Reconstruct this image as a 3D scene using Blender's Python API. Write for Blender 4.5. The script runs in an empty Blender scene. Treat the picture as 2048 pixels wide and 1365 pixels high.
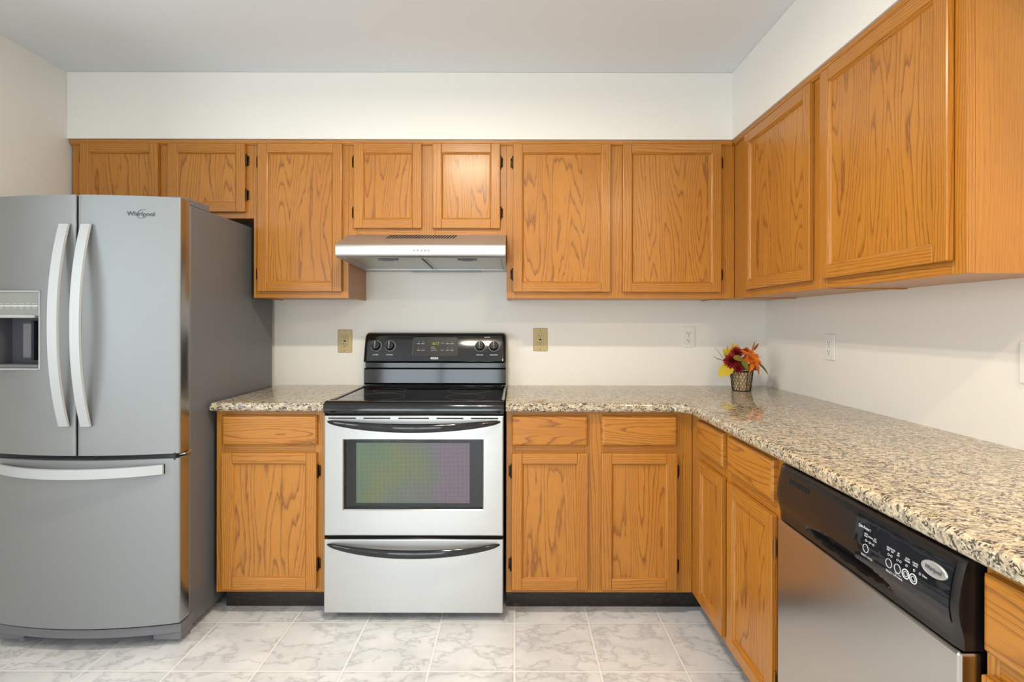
import bpy, bmesh, math, random
from mathutils import Vector, Matrix
random.seed(7)
PI = math.pi
SC = bpy.context.scene
COL = SC.collection

# ------------------------------------------------------------------ camera
cam_d = bpy.data.cameras.new('camera')
cam = bpy.data.objects.new('camera', cam_d); COL.objects.link(cam)
cam.location = (0, 0, 1.253)
cam.rotation_euler = (PI/2, -0.0018, 0)
cam_d.sensor_width = 36; cam_d.sensor_fit = 'HORIZONTAL'
cam_d.lens = 1062/2048*36
cam_d.shift_x = -6/2048; cam_d.shift_y = -36.5/2048
cam_d.clip_start = 0.02
SC.camera = cam

# ------------------------------------------------------------------ world, view, daylight
wd = bpy.data.worlds.new('world'); SC.world = wd; wd.use_nodes = True
bg = wd.node_tree.nodes['Background']
bg.inputs[0].default_value = (0.80, 0.90, 1.0, 1); bg.inputs[1].default_value = 1.2
SC.view_settings.view_transform = 'Standard'; SC.view_settings.look = 'None'
SC.view_settings.gamma = 1; SC.view_settings.use_curve_mapping = False
SC.view_settings.exposure = 0.0

def area(name, loc, rot, sx, sy, energy, color):
    l = bpy.data.lights.new(name, 'AREA'); l.shape = 'RECTANGLE'; l.size = sx; l.size_y = sy
    l.energy = energy; l.color = color
    o = bpy.data.objects.new(name, l); COL.objects.link(o); o.location = loc; o.rotation_euler = rot
    return o
# daylight that enters through the window of the left wall and the patio door behind the camera
area('daylight_window', (-2.30, 0.55, 1.45), (0, -PI/2, 0), 1.2, 1.5, 25, (0.92, 0.97, 1.0))
area('daylight_patio_door', (-1.10, -2.42, 1.10), (PI/2, 0, 0), 1.9, 2.0, 56, (0.86, 0.94, 1.0))

# ------------------------------------------------------------------ room dimensions
XL, XR, YB, YR, ZC = -2.158, 1.360, 2.88, -2.30, 2.457
SOF_Y, SOF_X = 2.553, 1.042
UF_Y, UF_X = 2.575, 1.064          # upper face-frame planes
BF_Y, BF_X = 2.270, 0.759          # base face-frame planes
U0, U1 = 1.372, 2.134

# ------------------------------------------------------------------ mesh building
class Fr:
    """a local frame: a to the right, b up, c out of the front"""
    def __init__(s, o, r=(1,0,0), u=(0,0,1)):
        s.o = Vector(o); s.r = Vector(r).normalized(); s.u = Vector(u).normalized(); s.n = s.r.cross(s.u)
    def p(s, a, b, c=0): return s.o + s.r*a + s.u*b + s.n*c
    def m(s):
        return Matrix(((s.r.x, s.u.x, s.n.x, s.o.x), (s.r.y, s.u.y, s.n.y, s.o.y), (s.r.z, s.u.z, s.n.z, s.o.z), (0,0,0,1)))
W = Fr((0,0,0), (1,0,0), (0,1,0))   # world axes: a=x b=y c=z

class MB:
    def __init__(s): s.v = []; s.f = []; s.uv = []; s.mi = []
    def add_bm(s, bm, fr=W, mi=0, grain=None):
        off = len(s.v); M = fr.m(); bm.verts.index_update()
        ox, oy = random.uniform(-40, 40), random.uniform(-40, 40)
        for v in bm.verts: s.v.append(tuple(M @ v.co))
        for f in bm.faces:
            s.f.append([off+v.index for v in f.verts]); s.mi.append(mi)
            n = f.normal; ax = max(range(3), key=lambda i: abs(n[i]))
            g = 'abc'.index(grain) if grain else (1 if ax != 1 else 0)
            for l in f.loops:
                c = l.vert.co
                if ax == g: u, w = c[(g+1) % 3], c[(g+2) % 3]*0.2
                else:
                    k = 3-ax-g; u, w = c[k], c[g]
                s.uv.append((u+ox, w+oy))
        bm.free(); return s
    def box(s, a0, a1, b0, b1, c0, c1, bev=0.0, fr=W, mi=0, grain=None, seg=1):
        bm = bmesh.new(); bmesh.ops.create_cube(bm, size=1)
        for v in bm.verts:
            v.co = Vector(((a0+a1)/2+v.co.x*(a1-a0), (b0+b1)/2+v.co.y*(b1-b0), (c0+c1)/2+v.co.z*(c1-c0)))
        if bev > 0:
            bev = min(bev, 0.45*min(abs(a1-a0), abs(b1-b0), abs(c1-c0)))
            bmesh.ops.bevel(bm, geom=list(bm.edges), offset=bev, segments=seg, affect='EDGES', profile=0.5)
        bm.normal_update()
        return s.add_bm(bm, fr, mi, grain)
    def prism(s, pts, a0, a1, fr=W, mi=0, axis='a', caps=True, grain=None):
        """pts: closed outline in the two other axes, extruded along axis"""
        bm = bmesh.new()
        def mk(q, t):
            return {'a': (t, q[0], q[1]), 'b': (q[0], t, q[1]), 'c': (q[0], q[1], t)}[axis]
        r0 = [bm.verts.new(mk(q, a0)) for q in pts]; r1 = [bm.verts.new(mk(q, a1)) for q in pts]
        n = len(pts)
        for i in range(n): bm.faces.new((r0[i], r0[(i+1) % n], r1[(i+1) % n], r1[i]))
        if caps: bm.faces.new(r0[::-1]); bm.faces.new(r1)
        bmesh.ops.recalc_face_normals(bm, faces=list(bm.faces)); bm.normal_update()
        return s.add_bm(bm, fr, mi, grain)
    def lathe(s, prof, fr, seg=24, mi=0, arc=2*PI):
        """prof: (radius, c) pairs; revolved about the frame's normal"""
        bm = bmesh.new(); rings = []
        for r, c in prof:
            if r < 1e-6: rings.append([bm.verts.new((0, 0, c))])
            else: rings.append([bm.verts.new((r*math.cos(2*PI*i/seg), r*math.sin(2*PI*i/seg), c)) for i in range(seg)])
        for A, B in zip(rings, rings[1:]):
            for i in range(seg):
                j = (i+1) % seg
                if len(A) == 1 and len(B) == 1: continue
                if len(A) == 1: bm.faces.new((A[0], B[i], B[j]))
                elif len(B) == 1: bm.faces.new((A[i], A[j], B[0]))
                else: bm.faces.new((A[i], A[j], B[j], B[i]))
        bmesh.ops.recalc_face_normals(bm, faces=list(bm.faces)); bm.normal_update()
        return s.add_bm(bm, fr, mi)
    def tube(s, pts, r, seg=8, mi=0, closed=False):
        pts = [Vector(p) for p in pts]; n = len(pts)
        rr = r if isinstance(r, (list, tuple)) else [r]*n
        off = len(s.v)
        up = Vector((0.13, 0.31, 0.94)); prev = None
        for i, p in enumerate(pts):
            if closed: t = pts[(i+1) % n]-pts[i-1]
            else: t = pts[min(i+1, n-1)]-pts[max(i-1, 0)]
            t.normalize()
            x = (prev if prev else up); x = x - t*x.dot(t)
            if x.length < 1e-5: x = Vector((1, 0, 0)) - t*t.x
            x.normalize(); prev = x; y = t.cross(x)
            for k in range(seg):
                a = 2*PI*k/seg; s.v.append(tuple(p+(x*math.cos(a)+y*math.sin(a))*rr[i]))
        m = n if closed else n-1
        for i in range(m):
            for k in range(seg):
                a = off+i*seg+k; b = off+i*seg+(k+1) % seg
                c = off+((i+1) % n)*seg+(k+1) % seg; d = off+((i+1) % n)*seg+k
                s.f.append([a, b, c, d]); s.mi.append(mi); s.uv += [(0, 0)]*4
        if not closed:
            s.f.append([off+k for k in range(seg)][::-1]); s.mi.append(mi); s.uv += [(0, 0)]*seg
            s.f.append([off+(n-1)*seg+k for k in range(seg)]); s.mi.append(mi); s.uv += [(0, 0)]*seg
        return s
    def grid(s, rows, mi=0):
        """rows of points -> quad surface"""
        off = len(s.v); m = len(rows[0])
        for R in rows: s.v += [tuple(p) for p in R]
        for i in range(len(rows)-1):
            for j in range(m-1):
                s.f.append([off+i*m+j, off+i*m+j+1, off+(i+1)*m+j+1, off+(i+1)*m+j]); s.mi.append(mi)
                s.uv += [(j, i), (j+1, i), (j+1, i+1), (j, i+1)]
        return s
    def text(s, txt, size, fr, a, b, c=0.0, ext=0.0003, mi=0, align='CENTER', sx=1.0, shear=0.0):
        cu = bpy.data.curves.new('t', 'FONT'); cu.body = txt; cu.size = size; cu.extrude = ext
        cu.align_x = align; cu.align_y = 'CENTER'; cu.resolution_u = 3; cu.shear = shear; cu.offset = size*0.01
        o = bpy.data.objects.new('t', cu); COL.objects.link(o)
        me = bpy.data.meshes.new_from_object(o)
        bpy.data.objects.remove(o); bpy.data.curves.remove(cu)
        off = len(s.v)
        for v in me.vertices: s.v.append(tuple(fr.p(a+v.co.x*sx, b+v.co.y, c+v.co.z)))
        for p in me.polygons:
            s.f.append([off+i for i in p.vertices]); s.mi.append(mi); s.uv += [(0, 0)]*len(p.vertices)
        bpy.data.meshes.remove(me); return s
    def build(s, name, mats, parent=None, smooth=None, recalc=False):
        me = bpy.data.meshes.new(name)
        L = parent_loc(parent)
        me.from_pydata([(x-L.x, y-L.y, z-L.z) for x, y, z in s.v], [], s.f)
        if not isinstance(mats, (list, tuple)): mats = [mats]
        for m in mats: me.materials.append(m)
        me.polygons.foreach_set('material_index', s.mi)
        ul = me.uv_layers.new(name='UVMap')
        ul.data.foreach_set('uv', [t for q in s.uv for t in q])
        if recalc:
            bm = bmesh.new(); bm.from_mesh(me); bmesh.ops.remove_doubles(bm, verts=bm.verts, dist=1e-6)
            bmesh.ops.recalc_face_normals(bm, faces=list(bm.faces)); bm.to_mesh(me); bm.free()
        if smooth is not None:
            me.polygons.foreach_set('use_smooth', [True]*len(me.polygons))
            if smooth < 179: me.set_sharp_from_angle(angle=math.radians(smooth))
        me.update()
        o = bpy.data.objects.new(name, me); COL.objects.link(o)
        if parent: o.parent = parent
        return o

def parent_loc(p):
    v = Vector((0, 0, 0))
    while p: v += p.location; p = p.parent
    return v
def tag(o, label=None, cat=None, group=None, kind=None):
    if label: o['label'] = label
    if cat: o['category'] = cat
    if group: o['group'] = group
    if kind: o['kind'] = kind
    return o
def thing(name, loc, label, cat, group=None):
    o = bpy.data.objects.new(name, None); COL.objects.link(o); o.location = loc
    o.empty_display_size = 0.05
    return tag(o, label, cat, group)
def struct(name, mb, mat, label=None):
    o = mb.build(name, mat); return tag(o, label, kind='structure')

# ------------------------------------------------------------------ materials
def srgb(r, g, b):
    f = lambda c: (c/255/12.92) if c/255 <= 0.04045 else ((c/255+0.055)/1.055)**2.4
    return (f(r), f(g), f(b), 1)
class NT:
    def __init__(s, name):
        s.mat = bpy.data.materials.new(name); s.mat.use_nodes = True
        s.t = s.mat.node_tree; s.b = s.t.nodes['Principled BSDF']
    def n(s, typ, **kw):
        x = s.t.nodes.new(typ)
        for k, v in kw.items(): setattr(x, k, v)
        return x
    def l(s, a, b): s.t.links.new(a, b)
    def val(s, sock, v):
        if hasattr(v, 'is_output'): s.l(v, sock)
        else: sock.default_value = v
    def math(s, op, a, b=None, c=None, clamp=False):
        x = s.n('ShaderNodeMath', operation=op, use_clamp=clamp); s.val(x.inputs[0], a)
        if b is not None: s.val(x.inputs[1], b)
        if c is not None: s.val(x.inputs[2], c)
        return x.outputs[0]
    def vmul(s, v, k):
        x = s.n('ShaderNodeVectorMath', operation='MULTIPLY'); s.l(v, x.inputs[0]); x.inputs[1].default_value = k; return x.outputs[0]
    def vadd(s, v, w):
        x = s.n('ShaderNodeVectorMath', operation='ADD'); s.l(v, x.inputs[0]); s.val(x.inputs[1], w); return x.outputs[0]
    def noise(s, v, scale=1, detail=2, rough=0.5, out=0, dist=0):
        x = s.n('ShaderNodeTexNoise'); s.l(v, x.inputs['Vector'])
        x.inputs['Scale'].default_value = scale; x.inputs['Detail'].default_value = detail; x.inputs['Roughness'].default_value = rough
        x.inputs['Distortion'].default_value = dist
        return x.outputs[out]
    def voro(s, v, scale, out='Color', rnd=1.0):
        x = s.n('ShaderNodeTexVoronoi'); s.l(v, x.inputs['Vector']); x.inputs['Scale'].default_value = scale
        x.inputs['Randomness'].default_value = rnd
        return x.outputs[out]
    def ramp(s, f, stops, interp='LINEAR'):
        x = s.n('ShaderNodeValToRGB'); s.l(f, x.inputs[0]); e = x.color_ramp; e.interpolation = interp
        while len(e.elements) < len(stops): e.elements.new(0.5)
        for el, (p, c) in zip(e.elements, stops): el.position = p; el.color = c if len(c) == 4 else (*c, 1)
        return x.outputs[0]
    def mix(s, f, a, b, mode='MIX'):
        x = s.n('ShaderNodeMix', data_type='RGBA', blend_type=mode); s.val(x.inputs[0], f); s.val(x.inputs[6], a); s.val(x.inputs[7], b)
        return x.outputs[2]
    def bump(s, h, strength=0.1, dist=0.001):
        x = s.n('ShaderNodeBump'); x.inputs['Strength'].default_value = strength; x.inputs['Distance'].default_value = dist
        s.l(h, x.inputs['Height']); s.l(x.outputs[0], s.b.inputs['Normal']); return x
    def set(s, **kw):
        for k, v in kw.items(): s.val(s.b.inputs[k.replace('_', ' ')], v)
        return s.mat
BW = lambda v: (v, v, v, 1)
def plain(name, col, rough=0.5, metal=0.0, **kw):
    n = NT(name); return n.set(Base_Color=col, Roughness=rough, Metallic=metal, **kw)

def oak(name, straight, soft=1.0):
    n = NT(name)
    uv = n.n('ShaderNodeUVMap', uv_map='UVMap').outputs[0]
    sep = n.n('ShaderNodeSeparateXYZ'); n.l(uv, sep.inputs[0]); u = sep.outputs[0]
    jag = n.noise(n.vmul(uv, (70, 9, 1)), 1, 2)
    if straight:
        low = n.noise(n.vmul(uv, (9, 0.9, 1)), 1, 1)
        ring = n.math('ADD', n.math('MULTIPLY', u, 105.0), n.math('MULTIPLY', low, 8.0))
    else:
        low = n.noise(n.vmul(uv, (6.5, 0.70, 1)), 1, 1.6)
        ring = n.math('ADD', n.math('MULTIPLY', low, 24.0), n.math('MULTIPLY', u, 30.0))
    ring = n.math('ADD', ring, n.math('MULTIPLY', jag, 0.75))
    fr = n.math('FRACT', ring)
    line = n.ramp(fr, [(0.0, BW(0.45)), (0.07, BW(0.05)), (0.45, BW(0.0)), (0.76, BW(0.14)), (0.90, BW(0.70)), (0.96, BW(1.0)), (1.0, BW(0.75))])
    line = n.math('MULTIPLY', line, n.ramp(n.noise(n.vmul(uv, (14, 2.5, 1)), 1, 2), [(0.3, BW(0.72)), (0.65, BW(1.0))]))
    pores = n.noise(n.vmul(uv, (750, 16, 1)), 1, 2)
    pf = n.math('MULTIPLY', n.ramp(pores, [(0.5, BW(0)), (0.68, BW(1))]), 0.34)
    wide = n.noise(n.vmul(uv, (5, 0.7, 1)), 1, 2)
    c = n.mix(wide, srgb(174, 109, 30), srgb(197, 134, 49))
    c = n.mix(n.math('MULTIPLY', line, 0.80*soft), c, srgb(112, 60, 12))
    c = n.mix(pf, c, srgb(122, 66, 24))
    n.b.inputs['Coat Weight'].default_value = 0.25; n.b.inputs['Coat Roughness'].default_value = 0.22
    n.bump(n.math('ADD', pf, n.math('MULTIPLY', line, 0.5)), 0.10, 0.0006)
    return n.set(Base_Color=c, Roughness=0.36)

def granite():
    n = NT('granite')
    co = n.n('ShaderNodeTexCoord').outputs['Object']
    w = n.vadd(co, n.vmul(n.noise(co, 40, 3, 0.6, out=1), (0.02, 0.02, 0.02)))
    st = n.vmul(w, (0.62, 1.0, 1.0))
    cell = n.voro(st, 210, 'Color')
    sp = n.n('ShaderNodeSeparateColor'); n.l(cell, sp.inputs[0])
    base = n.ramp(sp.outputs[0], [(0.0, srgb(196, 182, 158)), (0.35, srgb(214, 203, 182)), (0.60, srgb(186, 175, 155)),
                                   (0.80, srgb(150, 141, 127)), (1.0, srgb(122, 114, 104))], 'CONSTANT')
    big = n.noise(co, 6, 3)
    base = n.mix(n.ramp(big, [(0.38, BW(0)), (0.62, BW(0.55))]), base, n.mix(0.5, base, srgb(212, 186, 144)))
    grey = n.ramp(n.noise(st, 80, 4, 0.65), [(0.50, BW(0)), (0.60, BW(0.6))])
    base = n.mix(grey, base, srgb(128, 122, 114))
    cell2 = n.voro(st, 300, 'Color'); s2 = n.n('ShaderNodeSeparateColor'); n.l(cell2, s2.inputs[0])
    dk = n.math('MULTIPLY', n.ramp(s2.outputs[1], [(0.50, BW(0)), (0.52, BW(1))]),
                n.ramp(n.noise(st, 75, 3, 0.6, dist=0.6), [(0.47, BW(0)), (0.54, BW(1))]))
    base = n.mix(n.math('MULTIPLY', dk, 0.9), base, srgb(50, 48, 47))
    return n.set(Base_Color=base, Roughness=0.05, Specular_IOR_Level=0.7)

def floor_tile():
    n = NT('floor_tile')
    T = 0.3085
    co = n.n('ShaderNodeTexCoord').outputs['Object']
    p = n.vmul(n.vadd(co, (0.0, -2.214, 0)), (1/T, 1/T, 0))
    sep = n.n('ShaderNodeSeparateXYZ'); n.l(p, sep.inputs[0])
    def edge(x):
        f = n.math('FRACT', x); return n.math('MINIMUM', f, n.math('SUBTRACT', 1.0, f))
    e = n.math('MINIMUM', edge(sep.outputs[0]), edge(sep.outputs[1]))
    grout = n.ramp(e, [(0.0, BW(1)), (0.008, BW(1)), (0.014, BW(0))])
    rim = n.ramp(e, [(0.008, BW(0)), (0.016, BW(1)), (0.030, BW(0))])
    fl = n.n('ShaderNodeVectorMath', operation='FLOOR'); n.l(p, fl.inputs[0])
    wn = n.n('ShaderNodeTexWhiteNoise'); n.l(fl.outputs[0], wn.inputs[0])
    q = n.vadd(co, n.vmul(wn.outputs[1], (9, 9, 9)))
    q = n.vadd(q, n.vmul(n.noise(q, 7, 4, 0.6, out=1), (0.10, 0.10, 0)))
    v1 = n.math('ABSOLUTE', n.math('SUBTRACT', n.noise(n.vmul(q, (1.0, 1.6, 1)), 5.0, 4, 0.6), 0.5))
    vein = n.ramp(v1, [(0.0, BW(1)), (0.012, BW(0.5)), (0.05, BW(0))])
    cloud = n.noise(q, 5, 4, 0.6)
    c = n.mix(n.ramp(cloud, [(0.35, BW(0)), (0.7, BW(1))]), srgb(212, 215, 219), srgb(234, 235, 238))
    c = n.mix(n.math('MULTIPLY', vein, 0.5), c, srgb(146, 150, 158))
    c = n.mix(n.math('MULTIPLY', rim, 0.22), c, srgb(150, 152, 156))
    c = n.mix(grout, c, srgb(240, 240, 239))
    n.bump(n.math('SUBTRACT', n.math('MULTIPLY', cloud, 0.1), grout), 0.12, 0.002)
    return n.set(Base_Color=c, Roughness=0.32)

def paint(name, col, rough=0.55):
    n = NT(name)
    co = n.n('ShaderNodeTexCoord').outputs['Object']
    n.bump(n.noise(co, 220, 2), 0.05, 0.001)
    return n.set(Base_Color=col, Roughness=rough)

def steel(name, col, rough, brush='h', amt=0.0, metal=1.0):
    n = NT(name)
    co = n.n('ShaderNodeTexCoord').outputs['Object']
    sc = (3, 3, 900) if brush == 'h' else (900, 900, 3)
    b = n.noise(n.vmul(co, sc), 1, 2)
    cl = n.noise(n.vmul(co, (3, 3, 2)), 1, 3)
    c = n.mix(n.math('MULTIPLY', b, 0.12), col, (0.35, 0.35, 0.36, 1))
    r = n.math('ADD', n.math('MULTIPLY', cl, 0.10), rough-0.05)
    if amt:
        tg = n.n('ShaderNodeTangent', direction_type='RADIAL', axis='Z'); n.l(tg.outputs[0], n.b.inputs['Tangent'])
    return n.set(Base_Color=c, Roughness=r, Metallic=metal, Anisotropic=amt, Anisotropic_Rotation=0.25)

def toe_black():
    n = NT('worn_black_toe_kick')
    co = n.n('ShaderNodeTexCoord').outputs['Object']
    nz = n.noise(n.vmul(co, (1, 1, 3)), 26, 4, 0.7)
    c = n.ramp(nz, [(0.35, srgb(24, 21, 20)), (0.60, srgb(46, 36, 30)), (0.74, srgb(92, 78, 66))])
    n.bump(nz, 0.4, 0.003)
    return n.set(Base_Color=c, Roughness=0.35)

def clear_glass(name, tint, gloss):
    """thin pane: what lies behind shows through, with a mirror-like film over it"""
    m = bpy.data.materials.new(name); m.use_nodes = True; t = m.node_tree; t.nodes.clear()
    o = t.nodes.new('ShaderNodeOutputMaterial'); mx = t.nodes.new('ShaderNodeMixShader')
    tr = t.nodes.new('ShaderNodeBsdfTransparent'); gl = t.nodes.new('ShaderNodeBsdfGlossy'); fz = t.nodes.new('ShaderNodeLayerWeight')
    tr.inputs[0].default_value = tint; gl.inputs['Roughness'].default_value = 0.02
    fz.inputs[0].default_value = gloss
    t.links.new(fz.outputs['Fresnel'], mx.inputs[0]); t.links.new(tr.outputs[0], mx.inputs[1]); t.links.new(gl.outputs[0], mx.inputs[2])
    t.links.new(mx.outputs[0], o.inputs[0]); return m

def painted_sheen_screen():
    n = NT('oven_screen_painted_sheen')
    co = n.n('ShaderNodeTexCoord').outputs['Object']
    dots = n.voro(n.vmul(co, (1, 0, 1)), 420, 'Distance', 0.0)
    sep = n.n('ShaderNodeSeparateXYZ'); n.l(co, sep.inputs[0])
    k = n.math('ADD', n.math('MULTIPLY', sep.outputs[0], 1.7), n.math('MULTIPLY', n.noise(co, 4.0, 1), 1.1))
    tint = n.ramp(n.math('ADD', k, 0.05), [(0.15, srgb(158, 196, 158)), (0.45, srgb(190, 202, 142)), (0.62, srgb(180, 194, 178)), (0.80, srgb(200, 178, 204))])  # green-to-mauve sheen of the window, painted into the screen's base colour
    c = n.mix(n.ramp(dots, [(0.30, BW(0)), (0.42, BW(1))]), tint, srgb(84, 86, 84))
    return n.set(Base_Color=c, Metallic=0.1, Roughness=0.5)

def wavy_film():
    n = NT('glossy_black_film')
    co = n.n('ShaderNodeTexCoord').outputs['Object']
    n.bump(n.noise(co, 14, 2), 0.35, 0.006)
    return n.set(Base_Color=srgb(22, 24, 30), Roughness=0.06)

def emis(name, col, k):
    n = NT(name); return n.set(Base_Color=(0, 0, 0, 1), Emission_Color=col, Emission_Strength=k)

M = dict(
    oak=oak('oak_veneer', False), oaks=oak('oak_solid', True), oakp=oak('oak_side_veneer', True, 0.35), granite=granite(), tile=floor_tile(),
    wall=paint('wall_paint', srgb(238, 236, 231)), ceil=paint('ceiling_paint', srgb(226, 231, 236), 0.7),
    white=plain('white_plastic', srgb(236, 236, 232), 0.35), tan=plain('tan_plastic', srgb(190, 172, 125), 0.40),
    dark=plain('black_plastic', srgb(20, 20, 21), 0.35), gloss=plain('black_enamel', srgb(16, 17, 19), 0.08, Specular_IOR_Level=0.7),
    glass=plain('black_ceramic_glass', srgb(14, 15, 17), 0.05, Specular_IOR_Level=0.7),
    toe=toe_black(),
    bronze=plain('bronze_hinge', srgb(62, 46, 32), 0.35, 0.9), brass=plain('brass_hinge', srgb(150, 115, 60), 0.32, 0.95),
    steel=steel('brushed_steel', (0.55, 0.545, 0.53, 1), 0.36, 'h', 0.75), dsteel=steel('polished_steel', (0.58, 0.575, 0.56, 1), 0.24),
    fsteel=steel('satin_steel', (0.285, 0.30, 0.31, 1), 0.52, 'h', 0.0, 0.5), fedge=plain('bright_steel_edge', (0.42, 0.42, 0.42, 1), 0.22, 1.0),
    hsteel=steel('hood_steel', (0.60, 0.60, 0.60, 1), 0.50),
    filt=steel('filter_steel', (0.55, 0.56, 0.55, 1), 0.42),
    handle=plain('pale_aluminium', srgb(186, 190, 193), 0.45, 0.1),
    fside=plain('grey_enamel', srgb(104, 105, 109), 0.38, 0.0), fgrey=plain('grey_plastic', srgb(112, 112, 118), 0.45),
    fdark=plain('dark_grey_plastic', srgb(86, 88, 96), 0.4), gasket=plain('dark_gasket', srgb(34, 35, 44), 0.6),
    disp=plain('dispenser_panel_grey', srgb(150, 154, 150), 0.25), print=plain('pale_print', srgb(214, 216, 216), 0.5),
    chrome=plain('chrome', srgb(215, 215, 215), 0.15, 1.0), knob=plain('black_knob', srgb(26, 26, 27), 0.25),
    pane=clear_glass('oven_pane', (0.92, 0.92, 0.92, 1), 0.16), wpane=clear_glass('window_pane', (0.97, 0.98, 0.98, 1), 0.05),
    screen=painted_sheen_screen(), film=wavy_film(), led=emis('green_display', srgb(190, 205, 70), 0.7),
    burlap=plain('burlap', srgb(190, 165, 130), 0.9), wire=plain('dark_wire', srgb(45, 34, 28), 0.5, 0.4),
    red=plain('burgundy_petal', srgb(150, 28, 30), 0.65), orange=plain('orange_petal', srgb(236, 120, 20), 0.6),
    rust=plain('rust_petal', srgb(196, 84, 24), 0.65), yleaf=plain('yellow_green_leaf', srgb(196, 172, 42), 0.55),
    gold=plain('gold_leaf', srgb(222, 176, 70), 0.55), gleaf=plain('olive_leaf', srgb(128, 116, 36), 0.6), twig=plain('brown_twig', srgb(126, 88, 56), 0.8),
    bulb=emis('lamp_glass', srgb(255, 226, 180), 9.0), grass=plain('lawn', srgb(92, 128, 60), 0.9),
    slot=plain('slot_black', srgb(8, 8, 9), 0.8), silver=plain('silver_badge', srgb(196, 198, 200), 0.3, 0.6),
)

# ------------------------------------------------------------------ the setting
T = 0.10
b = MB().box(XL-T, XR+T, YR-T, YB+T, -0.10, 0.0); struct('floor', b, M['tile'])
b = MB().box(XL-T, XR+T, YR-T, YB+T, ZC, ZC+0.1); struct('ceiling', b, M['ceil'])
b = MB().box(XL-T, XR+T, YB, YB+T, 0, ZC); struct('wall_back', b, M['wall'])
b = MB().box(XR, XR+T, YR-T, YB, 0, ZC); struct('wall_right', b, M['wall'])
WY0, WY1, WZ0, WZ1 = -0.25, 1.35, 0.85, 2.05      # window in the left wall
b = MB().box(XL-T, XL, YR-T, WY0, 0, ZC).box(XL-T, XL, WY1, YB, 0, ZC).box(XL-T, XL, WY0, WY1, 0, WZ0).box(XL-T, XL, WY0, WY1, WZ1, ZC)
struct('wall_left', b, M['wall'])
DX0, DX1, DZ1 = -2.02, -0.18, 2.06                 # patio door in the wall behind the camera
b = MB().box(XL, DX0, YR-T, YR, 0, ZC).box(DX1, XR, YR-T, YR, 0, ZC).box(DX0, DX1, YR-T, YR, DZ1, ZC)
struct('wall_rear', b, M['wall'])
b = MB().box(XL+0.001, SOF_X, SOF_Y, YB-0.001, U1+0.002, ZC-0.001).box(SOF_X, XR-0.001, 0.4, YB-0.001, U1+0.002, ZC-0.001)
struct('wall_soffit', b, M['wall'])
def window(name, mk, w0, w1, z0, z1):
    f = MB(); k = 0.05
    for q in ((w0, w0+k, z0, z1), (w1-k, w1, z0, z1), (w0+k, w1-k, z0, z0+k), (w0+k, w1-k, z1-k, z1), ((w0+w1)/2-k/2, (w0+w1)/2+k/2, z0+k, z1-k)): mk(f, *q, 0.06)
    o = struct(name, f, M['white'])
    p = MB()
    mk(p, w0+k, w1-k, z0+k, z1-k, 0.004); p.build('pane', M['wpane'], o)
window('window_1', lambda f, a0, a1, z0, z1, d: f.box(XL-0.05-d/2, XL-0.05+d/2, a0, a1, z0, z1), WY0, WY1, WZ0, WZ1)
window('door_1', lambda f, a0, a1, z0, z1, d: f.box(a0, a1, YR-0.05-d/2, YR-0.05+d/2, z0, z1), DX0, DX1, 0.0, DZ1)
b = MB().box(-9, 9, -16, YR-T-0.02, -0.25, -0.12); struct('ground_lawn', b, M['grass'])

# ------------------------------------------------------------------ ceiling lamps (out of view, they light the room)
def lamp(loc, label, energy, color):
    t = thing('ceiling_lamp', loc, label, 'lamp', 'ceiling lamps')
    f = Fr(loc, (1, 0, 0), (0, -1, 0))             # normal points down
    MB().lathe([(0, 0), (0.17, 0), (0.17, 0.085), (0.160, 0.085), (0.160, 0.01), (0, 0.01)], f, 32).build('shade', M['white'], t, 40)
    for s in (-1, 1):
        q = Fr((loc[0]+s*0.075, loc[1], loc[2]), (1, 0, 0), (0, -1, 0))
        MB().lathe([(0.015, 0.011), (0.015, 0.02), (0.025, 0.03), (0.03, 0.05), (0.022, 0.068), (0, 0.074)], q, 20).build('bulb', M['bulb'], t, 60)
    for s in (-1, 1):
        l = bpy.data.lights.new('lamp_light', 'AREA'); l.shape = 'DISK'; l.size = 0.075; l.energy = energy/2; l.color = color
        o = bpy.data.objects.new('lamp_light', l); COL.objects.link(o); o.parent = t; o.location = (s*0.075, 0, -0.088)
lamp((-0.32, 1.35, ZC), 'round white ceiling lamp with two bulbs, in front of the range', 26, (1.0, 0.88, 0.69))
lamp((0.92, 0.05, ZC), 'round white ceiling lamp with two bulbs, behind the camera', 22, (1.0, 0.77, 0.48))

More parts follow.
